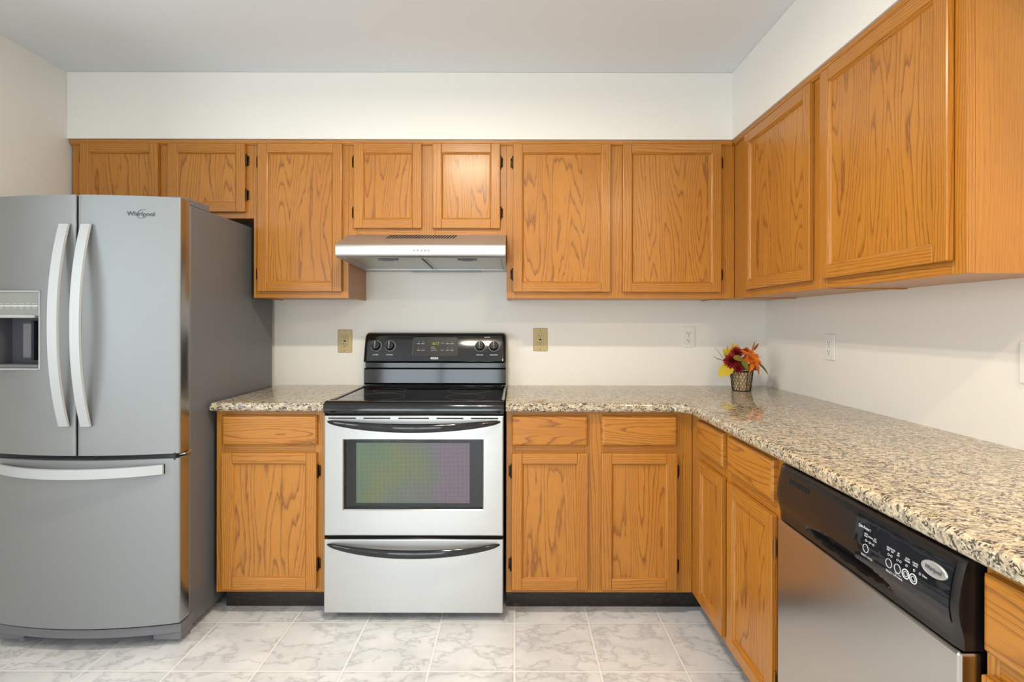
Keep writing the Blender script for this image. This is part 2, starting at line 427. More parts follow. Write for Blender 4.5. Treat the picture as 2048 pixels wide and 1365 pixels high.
# ------------------------------------------------------------------ cabinets
OV = 0.012        # how far doors lap over the frame
def hinge(fr, a, b, side, mat, parent):
    m = MB()
    m.tube([fr.p(a+side*0.003, b-0.026, 0.011), fr.p(a+side*0.003, b+0.026, 0.011)], 0.0042, 8)
    m.tube([fr.p(a+side*0.003, b-0.030, 0.011), fr.p(a+side*0.003, b-0.026, 0.011)], [0.002, 0.0042], 8)
    m.tube([fr.p(a+side*0.003, b+0.026, 0.011), fr.p(a+side*0.003, b+0.030, 0.011)], [0.0042, 0.002], 8)
    x0, x1 = sorted((a+side*0.001, a+side*0.013))
    m.box(x0, x1, b-0.022, b+0.022, 0.0005, 0.004, 0.001, fr)
    m.build('hinge', mat, parent, 50)
def door(fr, root, a0, a1, b0, b1, side, hz, hmat, fw=0.044):
    m = MB(); T0, T1 = 0.001, 0.020
    m.box(a0, a0+fw, b0, b1, T0, T1, 0.003, fr, 0, 'b', 2)
    m.box(a1-fw, a1, b0, b1, T0, T1, 0.003, fr, 0, 'b', 2)
    m.box(a0+fw, a1-fw, b0, b0+fw, T0, T1, 0.003, fr, 0, 'a', 2)
    m.box(a0+fw, a1-fw, b1-fw, b1, T0, T1, 0.003, fr, 0, 'a', 2)
    k = 0.008                                       # sloping bead round the panel
    i0, i1, j0, j1 = a0+fw-0.001, a1-fw+0.001, b0+fw-0.001, b1-fw+0.001
    m.prism([(i0, T0), (i0, 0.017), (i0+k*0.5, 0.0145), (i0+k, 0.0085), (i0+k, T0)], j0, j1, fr, 0, 'b', grain='b')
    m.prism([(i1, T0), (i1, 0.017), (i1-k*0.5, 0.0145), (i1-k, 0.0085), (i1-k, T0)], j0, j1, fr, 0, 'b', grain='b')
    m.prism([(j0, T0), (j0, 0.017), (j0+k*0.5, 0.0145), (j0+k, 0.0085), (j0+k, T0)], i0, i1, fr, 0, 'a', grain='a')
    m.prism([(j1, T0), (j1, 0.017), (j1-k*0.5, 0.0145), (j1-k, 0.0085), (j1-k, T0)], i0, i1, fr, 0, 'a', grain='a')
    d = m.build('door', M['oaks'], root)
    MB().box(i0, i1, j0, j1, 0.002, 0.008, 0, fr, 0, 'b').build('door_panel', M['oak'], d)
    for z in hz: hinge(fr, a0 if side < 0 else a1, z, side, hmat, d)
    return d
def drawer(fr, root, a0, a1, b0, b1):
    m = MB(); T1 = 0.020; e = 0.011
    bm = bmesh.new()                                # slab with a wide shallow bevel round its face
    P = [[(a0, b0, 0.001), (a1, b0, 0.001), (a1, b1, 0.001), (a0, b1, 0.001)],
         [(a0, b0, 0.013), (a1, b0, 0.013), (a1, b1, 0.013), (a0, b1, 0.013)],
         [(a0+e*.5, b0+e*.5, 0.0185), (a1-e*.5, b0+e*.5, 0.0185), (a1-e*.5, b1-e*.5, 0.0185), (a0+e*.5, b1-e*.5, 0.0185)],
         [(a0+e, b0+e, T1), (a1-e, b0+e, T1), (a1-e, b1-e, T1), (a0+e, b1-e, T1)]]
    V = [[bm.verts.new(p) for p in r] for r in P]
    bm.faces.new(V[0][::-1]); bm.faces.new(V[-1])
    for A, B in zip(V, V[1:]):
        for i in range(4): bm.faces.new((A[i], A[(i+1) % 4], B[(i+1) % 4], B[i]))
    bmesh.ops.recalc_face_normals(bm, faces=list(bm.faces)); bm.normal_update()
    m.add_bm(bm, fr, 0, 'a')
    return m.build('drawer', M['oak'], root)
def cabinet(name, fr, label, a0, a1, b0, b1, depth, doors, drawers=(), base=False, hmat=None, stiles=None, back_ext=0.0, toe_a=None, filler=None, group=None):
    """face frame in the plane c=0, doors in front, carcass behind; a runs to the right, b is height"""
    hmat = hmat or M['bronze']
    root = thing(name, fr.p((a0+a1)/2, 0 if base else b0, -depth/2), label, 'cabinet', group)
    fronts = sorted(doors, key=lambda d: d[0])
    m = MB(); FT = -0.019
    # stiles
    edges = [a0] + [x for d in fronts for x in (d[0]+OV, d[1]-OV)] + [a1]
    for i in range(0, len(edges), 2): m.box(edges[i], edges[i+1], b0, b1, FT, 0, 0.0008, fr, 0, 'b')
    dt = max([d[3] for d in doors]); db = min(d[2] for d in doors)
    top = max([dt]+[d[3] for d in drawers])
    for i in range(1, len(edges)-1, 2):
        e0, e1 = edges[i], edges[i+1]
        m.box(e0, e1, top-OV, b1, FT, -0.0005, 0.0008, fr, 0, 'a')
        m.box(e0, e1, b0, db+OV, FT, -0.0005, 0.0008, fr, 0, 'a')
        if drawers:
            m.box(e0, e1, dt-OV, min(d[2] for d in drawers)+OV, FT, -0.0005, 0.0008, fr, 0, 'a')
    m.build('face_frame', M['oaks'], root)
    c = MB(); p = 0.012; rb = 0.004 if not base else 0.0
    c.box(a0, a0+p, b0, b1, -depth, FT, 0, fr, 0, 'b').box(a1-p, a1, b0, b1, -depth, FT, 0, fr, 0, 'b')
    c.box(a0+p, a1-p, b0+rb, b0+rb+p, -depth, FT, 0, fr, 0, 'a')
    c.box(a0+p, a1-p, b1-p, b1, -depth, FT, 0, fr, 0, 'a')
    c.box(a0+p, a1-p, b0+rb+p, b1-p, -depth, -depth+0.006, 0, fr, 0, 'b')
    if back_ext: c.box(a0-back_ext, a0, b0+rb, b1, -depth, -0.019, 0, fr, 0, 'b')
    c.build('carcass', M['oakp'], root)
    if filler:
        MB().box(filler[0], filler[1], b0, b1, FT, -0.0002, 0.0015, fr, 0, 'b').build('filler_strip', M['oaks'], root)
    for d in doors: door(fr, root, *d[:4], d[4], d[5], hmat)
    for d in drawers: drawer(fr, root, *d)
    if base:
        t0, t1 = toe_a or (a0, a1)
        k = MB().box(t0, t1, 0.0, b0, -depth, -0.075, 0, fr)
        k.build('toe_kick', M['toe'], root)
    return root
FB = Fr((0, UF_Y, 0)); FR = Fr((UF_X, 0, 0), (0, -1, 0), (0, 0, 1))      # uppers: back run, right run
GB = Fr((0, BF_Y, 0)); GR = Fr((BF_X, 0, 0), (0, -1, 0), (0, 0, 1))      # bases
UD = YB-UF_Y-0.001
ZU = (1.405, 2.117)
cabinet('wall_cabinet', FB, 'short two-door oak wall cabinet above the refrigerator', -2.146, -1.268, 1.757, U1, UD,
        [(-2.098, -1.720, 1.785, 2.117, -1, (2.05, 1.85)), (-1.675, -1.302, 1.785, 2.117, 1, (2.036, 1.869))])
cabinet('wall_cabinet', FB, 'tall narrow one-door oak wall cabinet left of the range hood', -1.2675, -0.808, U0, U1, UD,
        [(-1.2416, -0.836, 1.402, 2.117, -1, (2.028, 1.487))])
cabinet('wall_cabinet', FB, 'short two-door oak wall cabinet above the steel range hood', -0.8075, -0.0415, 1.678, U1, UD,
        [(-0.778, -0.451, 1.708, 2.117, -1, (2.03, 1.785)), (-0.3995, -0.073, 1.708, 2.117, 1, (2.03, 1.785))])
cabinet('wall_cabinet', FB, 'wide two-door oak wall cabinet right of the range hood', -0.041, 1.020, U0, U1, UD,
        [(-0.0096, 0.4596, 1.402, 2.117, -1, (2.028, 1.487)), (0.519, 0.9937, 1.402, 2.117, 1, (2.028, 1.487))], filler=(1.0205, 1.0635))
RD = XR-UF_X-0.001
cabinet('wall_cabinet', FR, 'one-door oak corner wall cabinet on the right wall, over the flower basket', -2.575, -1.851, U0, U1, RD,
        [(-2.426, -1.888, 1.405, 2.110, -1, ())], back_ext=0.30)
cabinet('wall_cabinet', FR, 'large one-door oak wall cabinet on the right wall with bright end panel', -1.8505, -1.250, U0, U1, RD,
        [(-1.822, -1.285, 1.405, 2.110, -1, ())])
# trim under the soffit
def crown(name, fr, a0, a1, label):
    m = MB()
    m.prism([(U1-0.022, 0.0005), (U1-0.022, 0.006), (U1-0.014, 0.012), (U1, 0.014), (U1, 0.0005)], a0, a1, fr, 0, 'a', grain='a')
    return tag(m.build(name, M['oaks']), label, 'trim strip', 'oak trim strips under the soffit')
crown('trim_strip', FB, -2.150, 1.0495, 'long oak trim strip along the top of the back wall cabinets')
crown('trim_strip', FR, -2.560, -1.250, 'slanting oak trim strip along the top of the right wall cabinets')

BD = YB-BF_Y-0.001
B0, B1 = 0.100, 0.875
cabinet('base_cabinet', GB, 'narrow oak base cabinet with one drawer between refrigerator and range', -1.274, -0.812, B0, B1, BD,
        [(-1.2436, -0.841, 0.118, 0.698, 1, (0.620, 0.224))], [(-1.2436, -0.841, 0.730, 0.857)], True, toe_a=(-1.272, -0.812))
cabinet('base_cabinet', GB, 'two-door oak base cabinet with two drawers right of the range', -0.036, 0.7175, B0, B1, BD,
        [(-0.0127, 0.311, 0.118, 0.698, -1, (0.620, 0.224)), (0.3686, 0.690, 0.118, 0.698, 1, (0.620, 0.217))],
        [(-0.0127, 0.311, 0.730, 0.857), (0.3686, 0.690, 0.730, 0.857)], True, filler=(0.718, 0.7585), toe_a=(-0.036, 0.8335))
RB = XR-BF_X-0.001
cabinet('base_cabinet', GR, 'narrow oak corner base cabinet at the bend of the counter', -2.270, -1.8785, B0, B1, RB,
        [(-2.165, -1.900, 0.128, 0.698, -1, ())], [(-2.165, -1.900, 0.738, 0.858)], True, toe_a=(-2.345, -1.8785))
cabinet('base_cabinet', GR, 'one-door oak base cabinet with brass hinges left of the dishwasher', -1.878, -1.472, B0, B1, RB,
        [(-1.853, -1.528, 0.128, 0.698, 1, (0.607, 0.222))], [(-1.853, -1.528, 0.738, 0.858)], True, hmat=M['brass'])
cabinet('base_cabinet', GR, 'oak base cabinet right of the dishwasher at the photo edge', -0.853, -0.400, B0, B1, RB,
        [(-0.842, -0.43, 0.128, 0.698, 1, ())], [(-0.842, -0.43, 0.735, 0.858)], True)

# ------------------------------------------------------------------ granite countertops
def counter(pts, front, label):
    bm = bmesh.new(); z0, z1 = 0.876, 0.914
    lo = [bm.verts.new((x, y, z0)) for x, y in pts]; hi = [bm.verts.new((x, y, z1)) for x, y in pts]; n = len(pts)
    bm.faces.new(lo[::-1]); bm.faces.new(hi)
    fe = []
    for i in range(n):
        j = (i+1) % n; bm.faces.new((lo[i], lo[j], hi[j], hi[i]))
    bm.normal_update()
    ids = set(front)
    for e in bm.edges:
        a, c = e.verts
        for L in (lo, hi):
            if a in L and c in L:
                i, j = sorted((L.index(a), L.index(c)))
                if (i in ids and j in ids) and (j-i == 1 or (i == 0 and j == n-1)): fe.append(e)
    bmesh.ops.bevel(bm, geom=fe, offset=0.014, segments=4, affect='EDGES', profile=0.5)
    bm.normal_update()
    m = MB(); m.add_bm(bm)
    o = m.build('granite_countertop', M['granite'], None, 40)
    return tag(o, label, 'countertop')
CF_Y, CF_X = 2.232, 0.720
counter([(-0.806, YB-0.001), (-1.284, YB-0.001), (-1.284, CF_Y), (-0.806, CF_Y)], (1, 2, 3), 'small speckled granite countertop between refrigerator and range')
R = 0.075
arc = [(CF_X-R+R*math.sin(t), CF_Y-R+R*math.cos(t)) for t in [PI/2*i/8 for i in range(9)]]
pts = [(-0.038, YB-0.001), (-0.038, CF_Y)] + arc + [(CF_X, 0.38), (XR-0.001, 0.38), (XR-0.001, YB-0.001)]
counter(pts, range(1, 1+1+9+1), 'long L-shaped speckled granite countertop running into the right foreground')

# ------------------------------------------------------------------ refrigerator
FX0, FX1, FC = -2.015, -1.293, -1.654
def fy(x, base=2.050, bow=0.046): return base - bow*(1-((x-FC)/0.361)**2)
fridge = thing('refrigerator', (FC, 2.45, 0), 'grey stainless french-door refrigerator with bottom freezer in the left corner', 'refrigerator')
MB().box(FX0, -1.300, 2.125, 2.845, 0.03, 1.722, 0.004).build('case', M['fside'], fridge)
def bowed(x0, x1, z0, z1, er=0.005, capa=True, capb=True, m=None, r0=True, r1=True):
    n = 20; pts = []
    xs = [x0+(x1-x0)*i/n for i in range(n+1)]
    if r0: pts += [(x0, fy(x0)+er), (x0+er*0.3, fy(x0)+er*0.3)]; xs[0] = x0+er
    else: pts += []
    if r1: xs[-1] = x1-er
    pts += [(x, fy(x)) for x in xs]
    if r1: pts += [(x1-er*0.3, fy(x1)+er*0.3), (x1, fy(x1)+er)]
    pts += [(x1, 2.108), (x0, 2.108)]
    m = m or MB(); k0 = len(m.f); m.prism(pts, z0, z1, W, 0, 'c')
    for i in range(k0, len(m.f)):                      # the door's flank is bare bright steel
        q = [Vector(m.v[j]) for j in m.f[i]]; nn = (q[1]-q[0]).cross(q[2]-q[1])
        if nn.length > 0 and abs(nn.normalized().x) > 0.9 and max(p.y for p in q) > 2.10: m.mi[i] = 1
    return m
# doors
LX1, RX0 = FC-0.004, FC+0.004
DZ0, DZT = 0.747, 1.734
VX0, VX1, VZ0, VZ1 = -1.985, -1.797, 1.071, 1.372     # dispenser opening
m = bowed(FX0, LX1, DZ0, VZ0); bowed(FX0, LX1, VZ1, DZT, m=m)
bowed(FX0, VX0, VZ0, VZ1, m=m, r1=False); bowed(VX1, LX1, VZ0, VZ1, m=m, r0=False)
dl = m.build('door', [M['fsteel'], M['fedge']], fridge, 30); dl['label'] = 'left refrigerator door with ice and water dispenser'
dr = bowed(RX0, FX1, DZ0, DZT).build('door', [M['fsteel'], M['fedge']], fridge, 30)
fz = bowed(FX0, FX1, 0.092, 0.728).build('freezer_drawer', [M['fsteel'], M['fedge']], fridge, 30)
def bar_handle(parent, curve, wv, label=None):
    """flat bowed strap: list of (pos, outward) with width vector wv"""
    m = MB(); rows = []
    for p, o in curve:
        t = 0.009
        ring = [p-wv+o*0, p-wv*0.94-o*t*-1*0 + o*t, p+wv*0.94+o*t, p+wv, p-wv]
        rows.append(ring)
    m.grid(rows)
    for e in (rows[0], rows[-1]):
        k = len(m.v); m.v += [tuple(q) for q in e[:4]]; m.f.append([k, k+1, k+2, k+3]); m.mi.append(0); m.uv += [(0, 0)]*4
    return m.build('handle', M['handle'], parent, 40, True)
def vcurve(x, z0, z1):
    r = []; n = 28
    for i in range(n+1):
        t = i/n*2-1; y = fy(x)-0.004-0.050*(1-abs(t)**2.2); r.append((Vector((x, y, z0+(z1-z0)*i/n)), Vector((0, -1, 0))))
    r.insert(0, (Vector((x, fy(x)+0.002, z0)), Vector((0, -0.2, 0)))); r.append((Vector((x, fy(x)+0.002, z1)), Vector((0, -0.2, 0))))
    return r
HO = 0.041
bar_handle(dl, vcurve(FC-HO, 0.860, 1.622), Vector((0.0185, 0, 0)))
bar_handle(dr, vcurve(FC+HO, 0.860, 1.622), Vector((0.0185, 0, 0)))
r = []; n = 28
for i in range(n+1):
    t = i/n*2-1; x = FC+t*0.311; r.append((Vector((x, fy(x)-0.006-0.040*(1-abs(t)**2.2), 0.690)), Vector((0, -1, 0))))
r.insert(0, (Vector((FC-0.311, fy(FC-0.311)+0.002, 0.690)), Vector((0, -0.2, 0)))); r.append((Vector((FC+0.311, fy(FC+0.311)+0.002, 0.690)), Vector((0, -0.2, 0))))
bar_handle(fz, r, Vector((0, 0, 0.0185)))
# gaskets / dark gaps, hinges, grille
m = MB().box(FX0+0.01, FX1-0.012, 2.104, 2.126, 0.10, 1.725); m.box(FC-0.02, FC+0.02, 2.06, 2.105, 0.75, 1.726).box(FX0+0.012, FX1-0.014, 2.045, 2.105, 0.722, 0.75)
m.build('gasket', M['gasket'], fridge)
MB().box(-1.38, -1.303, 2.075, 2.118, 1.7345, 1.744, 0.002).box(-1.372, -1.306, 2.118, 2.27, 1.722, 1.750, 0.003).build('hinge_cover', M['fgrey'], fridge)
m = MB(); m.tube([(-1.312, 2.07, 0.738), (-1.296, 2.085, 0.738), (-1.294, 2.118, 0.744)], 0.004); m.box(-1.33, -1.294, 2.10, 2.13, 0.731, 0.744, 0.001)
m.build('hinge', M['chrome'], fridge)
m = MB(); pts = [(x, fy(x)+0.008) for x in [FX0+(FX1-FX0)*i/20 for i in range(21)]] + [(FX1, 2.14), (FX0, 2.14)]
m.prism(pts, 0.052, 0.084, W, 0, 'c')
m.box(-1.40, FX1, 2.055, 2.135, 0.022, 0.0525, 0.004).box(FX0, -1.90, 2.055, 2.135, 0.022, 0.0525, 0.004)
m.build('base_grille', M['fgrey'], fridge, 30)
for x in (-1.36, -1.95): MB().lathe([(0, 0), (0.016, 0), (0.016, 0.018), (0.01, 0.026), (0, 0.026)], Fr((x, 2.11, 0), (1, 0, 0), (0, 1, 0)), 14).build('foot', M['chrome'], fridge, 40)
# dispenser in the left door
dsp = MB(); yf = fy(-1.80)-0.002
k = 0.006
for q in ((VX0, VX0+k, VZ0, VZ1), (VX1-k, VX1, VZ0, VZ1), (VX0+k, VX1-k, VZ0, VZ0+k), (VX0+k, VX1-k, VZ1-k, VZ1)):
    dsp.box(q[0], q[1], yf-0.0025, 2.10, q[2], q[3], 0.002)
dso = dsp.build('dispenser', M['handle'], dl); dso['label'] = 'ice and water dispenser recess with pale rim'
i0, i1 = VX0+k, VX1-k
m = MB(); m.box(i0, i1, 2.088, 2.10, VZ0+k, 1.276, mi=0).box(i0, i0+0.003, yf+0.004, 2.088, VZ0+k, 1.276).box(i1-0.003, i1, yf+0.004, 2.088, VZ0+k, 1.276)
m.box(i0+0.003, i1-0.003, yf+0.002, 2.088, VZ0+k, VZ0+k+0.014, 0.003, mi=1)
m.box(i0, i1, yf+0.0035, 2.09, 1.276, VZ1-k, 0.001, mi=2)
fd = Fr((0, yf+0.0030, 0))
for i in range(8):
    x1 = -1.809-i*0.0253
    if x1-0.023 < i0: break
    m.box(x1-0.0235, x1, 1.311, 1.3165, 0, 0.0006, 0, fd, 3).box(x1-0.0205, x1-0.003, 1.322, 1.3235, 0, 0.0006, 0, fd, 3).box(x1-0.018, x1-0.006, 1.3045, 1.306, 0, 0.0006, 0, fd, 3)
m.build('dispenser_housing', [M['fdark'], M['fgrey'], M['disp'], M['print']], dl)
MB().box(i0+0.01, -1.816, yf-0.004, yf+0.03, 1.268, 1.280, 0.003).build('dispenser_lip', M['handle'], dl)
pd = MB().box(-1.902, -1.862, yf+0.040, yf+0.052, 1.112, 1.250, 0.004).build('dispenser_paddle', M['fgrey'], dl)
MB().box(-1.8615, -1.850, yf+0.030, yf+0.075, 1.105, 1.258, 0.003).build('paddle_arm', M['gasket'], pd)
# raised name plate on the right door
x = -1.425; s = (fy(x+0.01)-fy(x-0.01))/0.02
fw = Fr((x, fy(x)-0.0005, 1.665), (1, s, 0), (0, 0, 1))
m = MB(); m.text('Whirlpool', 0.023, fw, 0, 0, 0.0004, 0.0008)
ring = [fw.p(0.006+0.019*math.cos(t)-0.004*math.sin(t), 0.001+0.015*math.sin(t)+0.008*math.cos(t), 0.001) for t in [2*PI*i/24+0.7 for i in range(18)]]
m.tube(ring, 0.0008, 5); m.build('emblem', M['fdark'], dr)

# ------------------------------------------------------------------ range
RX0_, RX1_ = -0.799, -0.046; RC = (RX0_+RX1_)/2
rng = thing('range', (RC, 2.5, 0), 'stainless electric range with black glass cooktop between the base cabinets', 'range')
m = MB().box(RX0_+0.003, RX1_-0.003, 2.262, 2.845, 0.045, 0.895, 0.003); m.build('body', M['dark'], rng)
for x in (RX0_+0.06, RX1_-0.06): MB().lathe([(0, 0), (0.018, 0), (0.018, 0.03), (0.01, 0.046), (0, 0.046)], Fr((x, 2.32, 0), (1, 0, 0), (0, 1, 0)), 12).build('foot', M['dark'], rng, 40)
# cooktop: glass plate in a rounded enamel rim
ct = MB()
prof = [(2.285, 0.9185), (2.262, 0.9215), (2.240, 0.920), (2.222, 0.912), (2.2125, 0.897), (2.2125, 0.884), (2.222, 0.873), (2.262, 0.869), (2.285, 0.880)]
ct.prism(prof, RX0_, RX1_, W, 0, 'a')
for x0, x1 in ((RX0_, RX0_+0.022), (RX1_-0.022, RX1_)):
    ct.prism([(x0, 0.885), (x0, 0.915), (x0+0.006, 0.9215), (x1-0.006, 0.9215), (x1, 0.9165), (x1, 0.885)], 2.2845, 2.79, W, 0, 'b')
ct.prism([(2.735, 0.9165), (2.742, 0.924), (2.752, 0.926), (2.770, 0.926), (2.785, 0.924), (2.79, 0.90), (2.735, 0.90)], RX0_+0.022, RX1_-0.022, W, 0, 'a')
cto = ct.build('cooktop', M['gloss'], rng, 40)
MB().box(RX0_+0.022, RX1_-0.022, 2.285, 2.735, 0.900, 0.9165).build('cooktop_glass', M['glass'], cto)
for bx, by, rr in ((-0.62, 2.41, 0.115), (-0.225, 2.41, 0.09), (-0.62, 2.63, 0.08), (-0.225, 2.63, 0.105)):
    m = MB().tube([(bx+rr*math.cos(2*PI*i/40), by+rr*math.sin(2*PI*i/40), 0.9162) for i in range(40)], 0.0007, 4, closed=True)
    m.build('burner_ring', M['fdark'], cto)
# backguard
bgm = MB()
prof = [(2.785, 1.045), (2.780, 1.052), (2.812, 1.180), (2.820, 1.192), (2.835, 1.199), (2.870, 1.199), (2.870, 1.04), (2.80, 1.04)]
n = 8; er = 0.022
rows = []
bgm.prism(prof, RX0_+0.002+er, RX1_+0.000-er, W, 0, 'a')
for s, x0 in ((-1, RX0_+0.002+er), (1, RX1_-er)):
    prev = prof
    for i in range(1, n+1):
        t0, t1 = (i-1)/n*PI/2, i/n*PI/2
        def sec(t):
            d = er*(1-math.cos(t)); return [(min(y+d*0.8, 2.87), z if z < 1.06 else z-d*0.9*(z-1.06)/0.14) for y, z in prof]
        A, B = sec(t0), sec(t1); xa, xb = x0+s*er*math.sin(t0), x0+s*er*math.sin(t1)
        for j in range(len(prof)):
            k2 = (j+1) % len(prof)
            q = [(xa, *A[j]), (xa, *A[k2]), (xb, *B[k2]), (xb, *B[j])]
            off = len(bgm.v); bgm.v += q; bgm.f.append([off, off+1, off+2, off+3] if s > 0 else [off+3, off+2, off+1, off]); bgm.mi.append(0); bgm.uv += [(0, 0)]*4
    off = len(bgm.v); bgm.v += [(xb, *q) for q in B]; bgm.f.append(list(range(off, off+len(B)))); bgm.mi.append(0); bgm.uv += [(0, 0)]*len(B)
bgo = bgm.build('backguard', M['gloss'], rng, 35, True)
m = MB().box(RX0_+0.006, RX1_-0.004, 2.815, 2.868, 1.012, 1.041, 0.002)
m.prism([(2.806, 0.924), (2.796, 0.935), (2.800, 1.006), (2.806, 1.012), (2.868, 1.012), (2.868, 0.924)], RX0_+0.004, RX1_-0.002, W, 0, 'a')
m.build('back_panel', M['gloss'], rng, 30)
BG = Fr((0, 2.7795, 1.050), (1, 0, 0), (0, 0.032, 0.128))
zb = lambda py: (1.253-(py-646)/380-1.050)/0.970
xb_ = lambda px: (px-1030)/380
m = MB(); m.box(xb_(826), xb_(915), zb(712), zb(677), 0.0, 0.0035, 0.003, BG, 0, None, 2); cp = m.build('control_display', M['dark'], bgo)
m = MB()
x0, x1, y0, y1 = xb_(826), xb_(915), zb(712), zb(677)
def rrect(x0, x1, y0, y1, r, c, fr, n=6):
    out = []
    for cx, cy, a in ((x1-r, y1-r, 0), (x0+r, y1-r, PI/2), (x0+r, y0+r, PI), (x1-r, y0+r, 1.5*PI)):
        out += [fr.p(cx+r*math.cos(a+PI/2*i/n), cy+r*math.sin(a+PI/2*i/n), c) for i in range(n+1)]
    return out
m.tube(rrect(x0-0.001, x1+0.001, y0-0.001, y1+0.001, 0.010, 0.002, BG), 0.0014, 6, closed=True); m.build('display_bezel', M['fgrey'], bgo, 60)
m = MB(); m.box(xb_(859.5), xb_(880), zb(693), zb(684), 0.003, 0.0042, 0, BG); m.build('clock_display', plain('clock_glass', srgb(62, 66, 30), 0.2), bgo)
MB().text('6:17', 0.021, BG, xb_(871.5), zb(688.5), 0.0043, 0.0002, sx=0.95).build('clock_digits', M['led'], bgo)
for px, py, tx in ((837, 687, 'BAKE'), (846, 687, 'BROIL'), (837, 700, 'TIMER'), (846, 700, 'CLOCK'), (895, 687, 'CLEAN'), (904, 687, 'COOK'), (895, 700, 'START'), (904, 700, 'CLEAR')):
    m = MB().text(tx, 0.0062, BG, xb_(px), zb(py+1.5), 0.0037, 0.0001)
    m.tube([BG.p(xb_(px), zb(py-3.2), 0.0037), BG.p(xb_(px)+0.002, zb(py-2), 0.0037)], 0.0008, 4).build('key_label', M['print'], bgo)
m = MB()
for k2, tx in enumerate(('PRE-HEAT', 'OVEN LOCK', 'DOOR LOCKED')): m.text(tx, 0.0045, BG, xb_(862), zb(695.5+k2*3), 0.0037, 0.0001, align='LEFT')
m.build('status_label', M['print'], bgo)
for py, d in ((689, 1), (700, -1)):
    MB().tube([BG.p(xb_(882), zb(py), 0.0038), BG.p(xb_(884.8), zb(py-2.6*d), 0.0038), BG.p(xb_(887.6), zb(py), 0.0038)], 0.0009, 4).build('arrow_key', M['print'], bgo)
for px, tx in ((752, 'LEFT REAR'), (780, 'LEFT FRONT'), (960, 'RIGHT REAR'), (988, 'RIGHT FRONT')):
    MB().text(tx, 0.0085, BG, xb_(px), zb(710.5), 0.0006, 0.0001, sx=0.75).build('knob_label', M['print'], bgo)
MB().text('SURFACE', 0.0075, BG, xb_(974), zb(675.5), 0.0006, 0.0001).build('panel_label', M['print'], bgo)
m = MB(); m.box(xb_(862), xb_(877), zb(719), zb(715), 0.0, 0.0012, 0.0004, BG, 0); m.text('KENMORE', 0.0078, BG, xb_(869.5), zb(717), 0.0013, 0.0002, mi=1, sx=0.9)
m.build('name_badge', [M['silver'], M['dark']], bgo)
for px in (752, 780, 960, 988):
    f = Fr(BG.p(xb_(px), zb(693), 0), BG.r, BG.u)
    kb = MB().lathe([(0, 0.001), (0.026, 0.001), (0.0255, 0.006), (0.022, 0.009), (0.0195, 0.020), (0, 0.021)], f, 32).build('knob', M['knob'], bgo, 40)
    m = MB().box(-0.0048, 0.0048, -0.019, 0.0225, 0.019, 0.033, 0.003, f, 0, None, 2); m.build('knob_grip', M['fdark'], kb)
    m = MB()
    m.tube([f.p(0.0262*math.cos(2*PI*i/36), 0.0262*math.sin(2*PI*i/36), 0.0015) for i in range(36)], 0.0008, 4, closed=True)
    for i in range(22):
        a = PI/2+0.35+i*(2*PI-0.7)/21; m.box(-0.0007, 0.0007, 0.0275, 0.0300, 0.0004, 0.0009, 0, Fr(f.o, f.r*math.cos(a)+f.u*math.sin(a), f.u*math.cos(a)-f.r*math.sin(a)))
    m.tube([f.p(0, 0.0, 0.0333), f.p(0, 0.021, 0.0333)], 0.0009, 4); m.build('knob_scale', M['print'], kb)
# oven door
ox0, ox1 = RX0_+0.001, RX1_-0.001; oz0, oz1 = 0.360, 0.864
wx0, wx1, wz0, wz1 = -0.7155, -0.134, 0.4706, 0.761
FO = Fr((0, 2.220, 0))
m = MB()
def frame_front(m, x0, x1, z0, z1, hx0, hx1, hz0, hz1, c0, c1):
    """slab with a rectangular hole: one continuous bevelled face"""
    bm = bmesh.new(); e = 0.005
    def R(x0, x1, z0, z1, c): return [bm.verts.new((x0, z0, c)), bm.verts.new((x1, z0, c)), bm.verts.new((x1, z1, c)), bm.verts.new((x0, z1, c))]
    L = [R(x0, x1, z0, z1, c0), R(x0, x1, z0, z1, c1-e), R(x0+e*.3, x1-e*.3, z0+e*.3, z1-e*.3, c1-e*.3), R(x0+e, x1-e, z0+e, z1-e, c1),
         R(hx0-0.004, hx1+0.004, hz0-0.004, hz1+0.004, c1), R(hx0, hx1, hz0, hz1, c1-0.004), R(hx0, hx1, hz0, hz1, c0)]
    for A, B in zip(L, L[1:]+L[:1]):
        for i in range(4): bm.faces.new((A[i], A[(i+1) % 4], B[(i+1) % 4], B[i]))
    bmesh.ops.recalc_face_normals(bm, faces=list(bm.faces)); bm.normal_update()
    return bm
m.add_bm(frame_front(m, ox0, ox1, oz0, oz1, wx0, wx1, wz0, wz1, -0.035, 0.0), FO)
od = m.build('oven_door', M['steel'], rng)
m = MB().box(wx0, wx1, wz0, wz1, -0.0065, -0.0045, 0, FO); m.build('oven_window', M['pane'], od)
m = MB().box(wx0, wx1, wz0, wz1, -0.034, -0.020, 0, FO); m.build('window_liner', M['gloss'], od)
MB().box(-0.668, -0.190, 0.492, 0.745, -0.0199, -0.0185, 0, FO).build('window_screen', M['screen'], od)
m = MB()
for q in ((175, 430), (500, 750), (825, 1110), (1180, 1430), (1500, 1752)):
    x0, x1 = [((640-20+p/4.6545)-1030)/478 for p in q]
    m.box(x0, x1, 0.8500, 0.8555, 0.0003, 0.0008, 0, FO)
m.build('vent_slot', M['slot'], od)
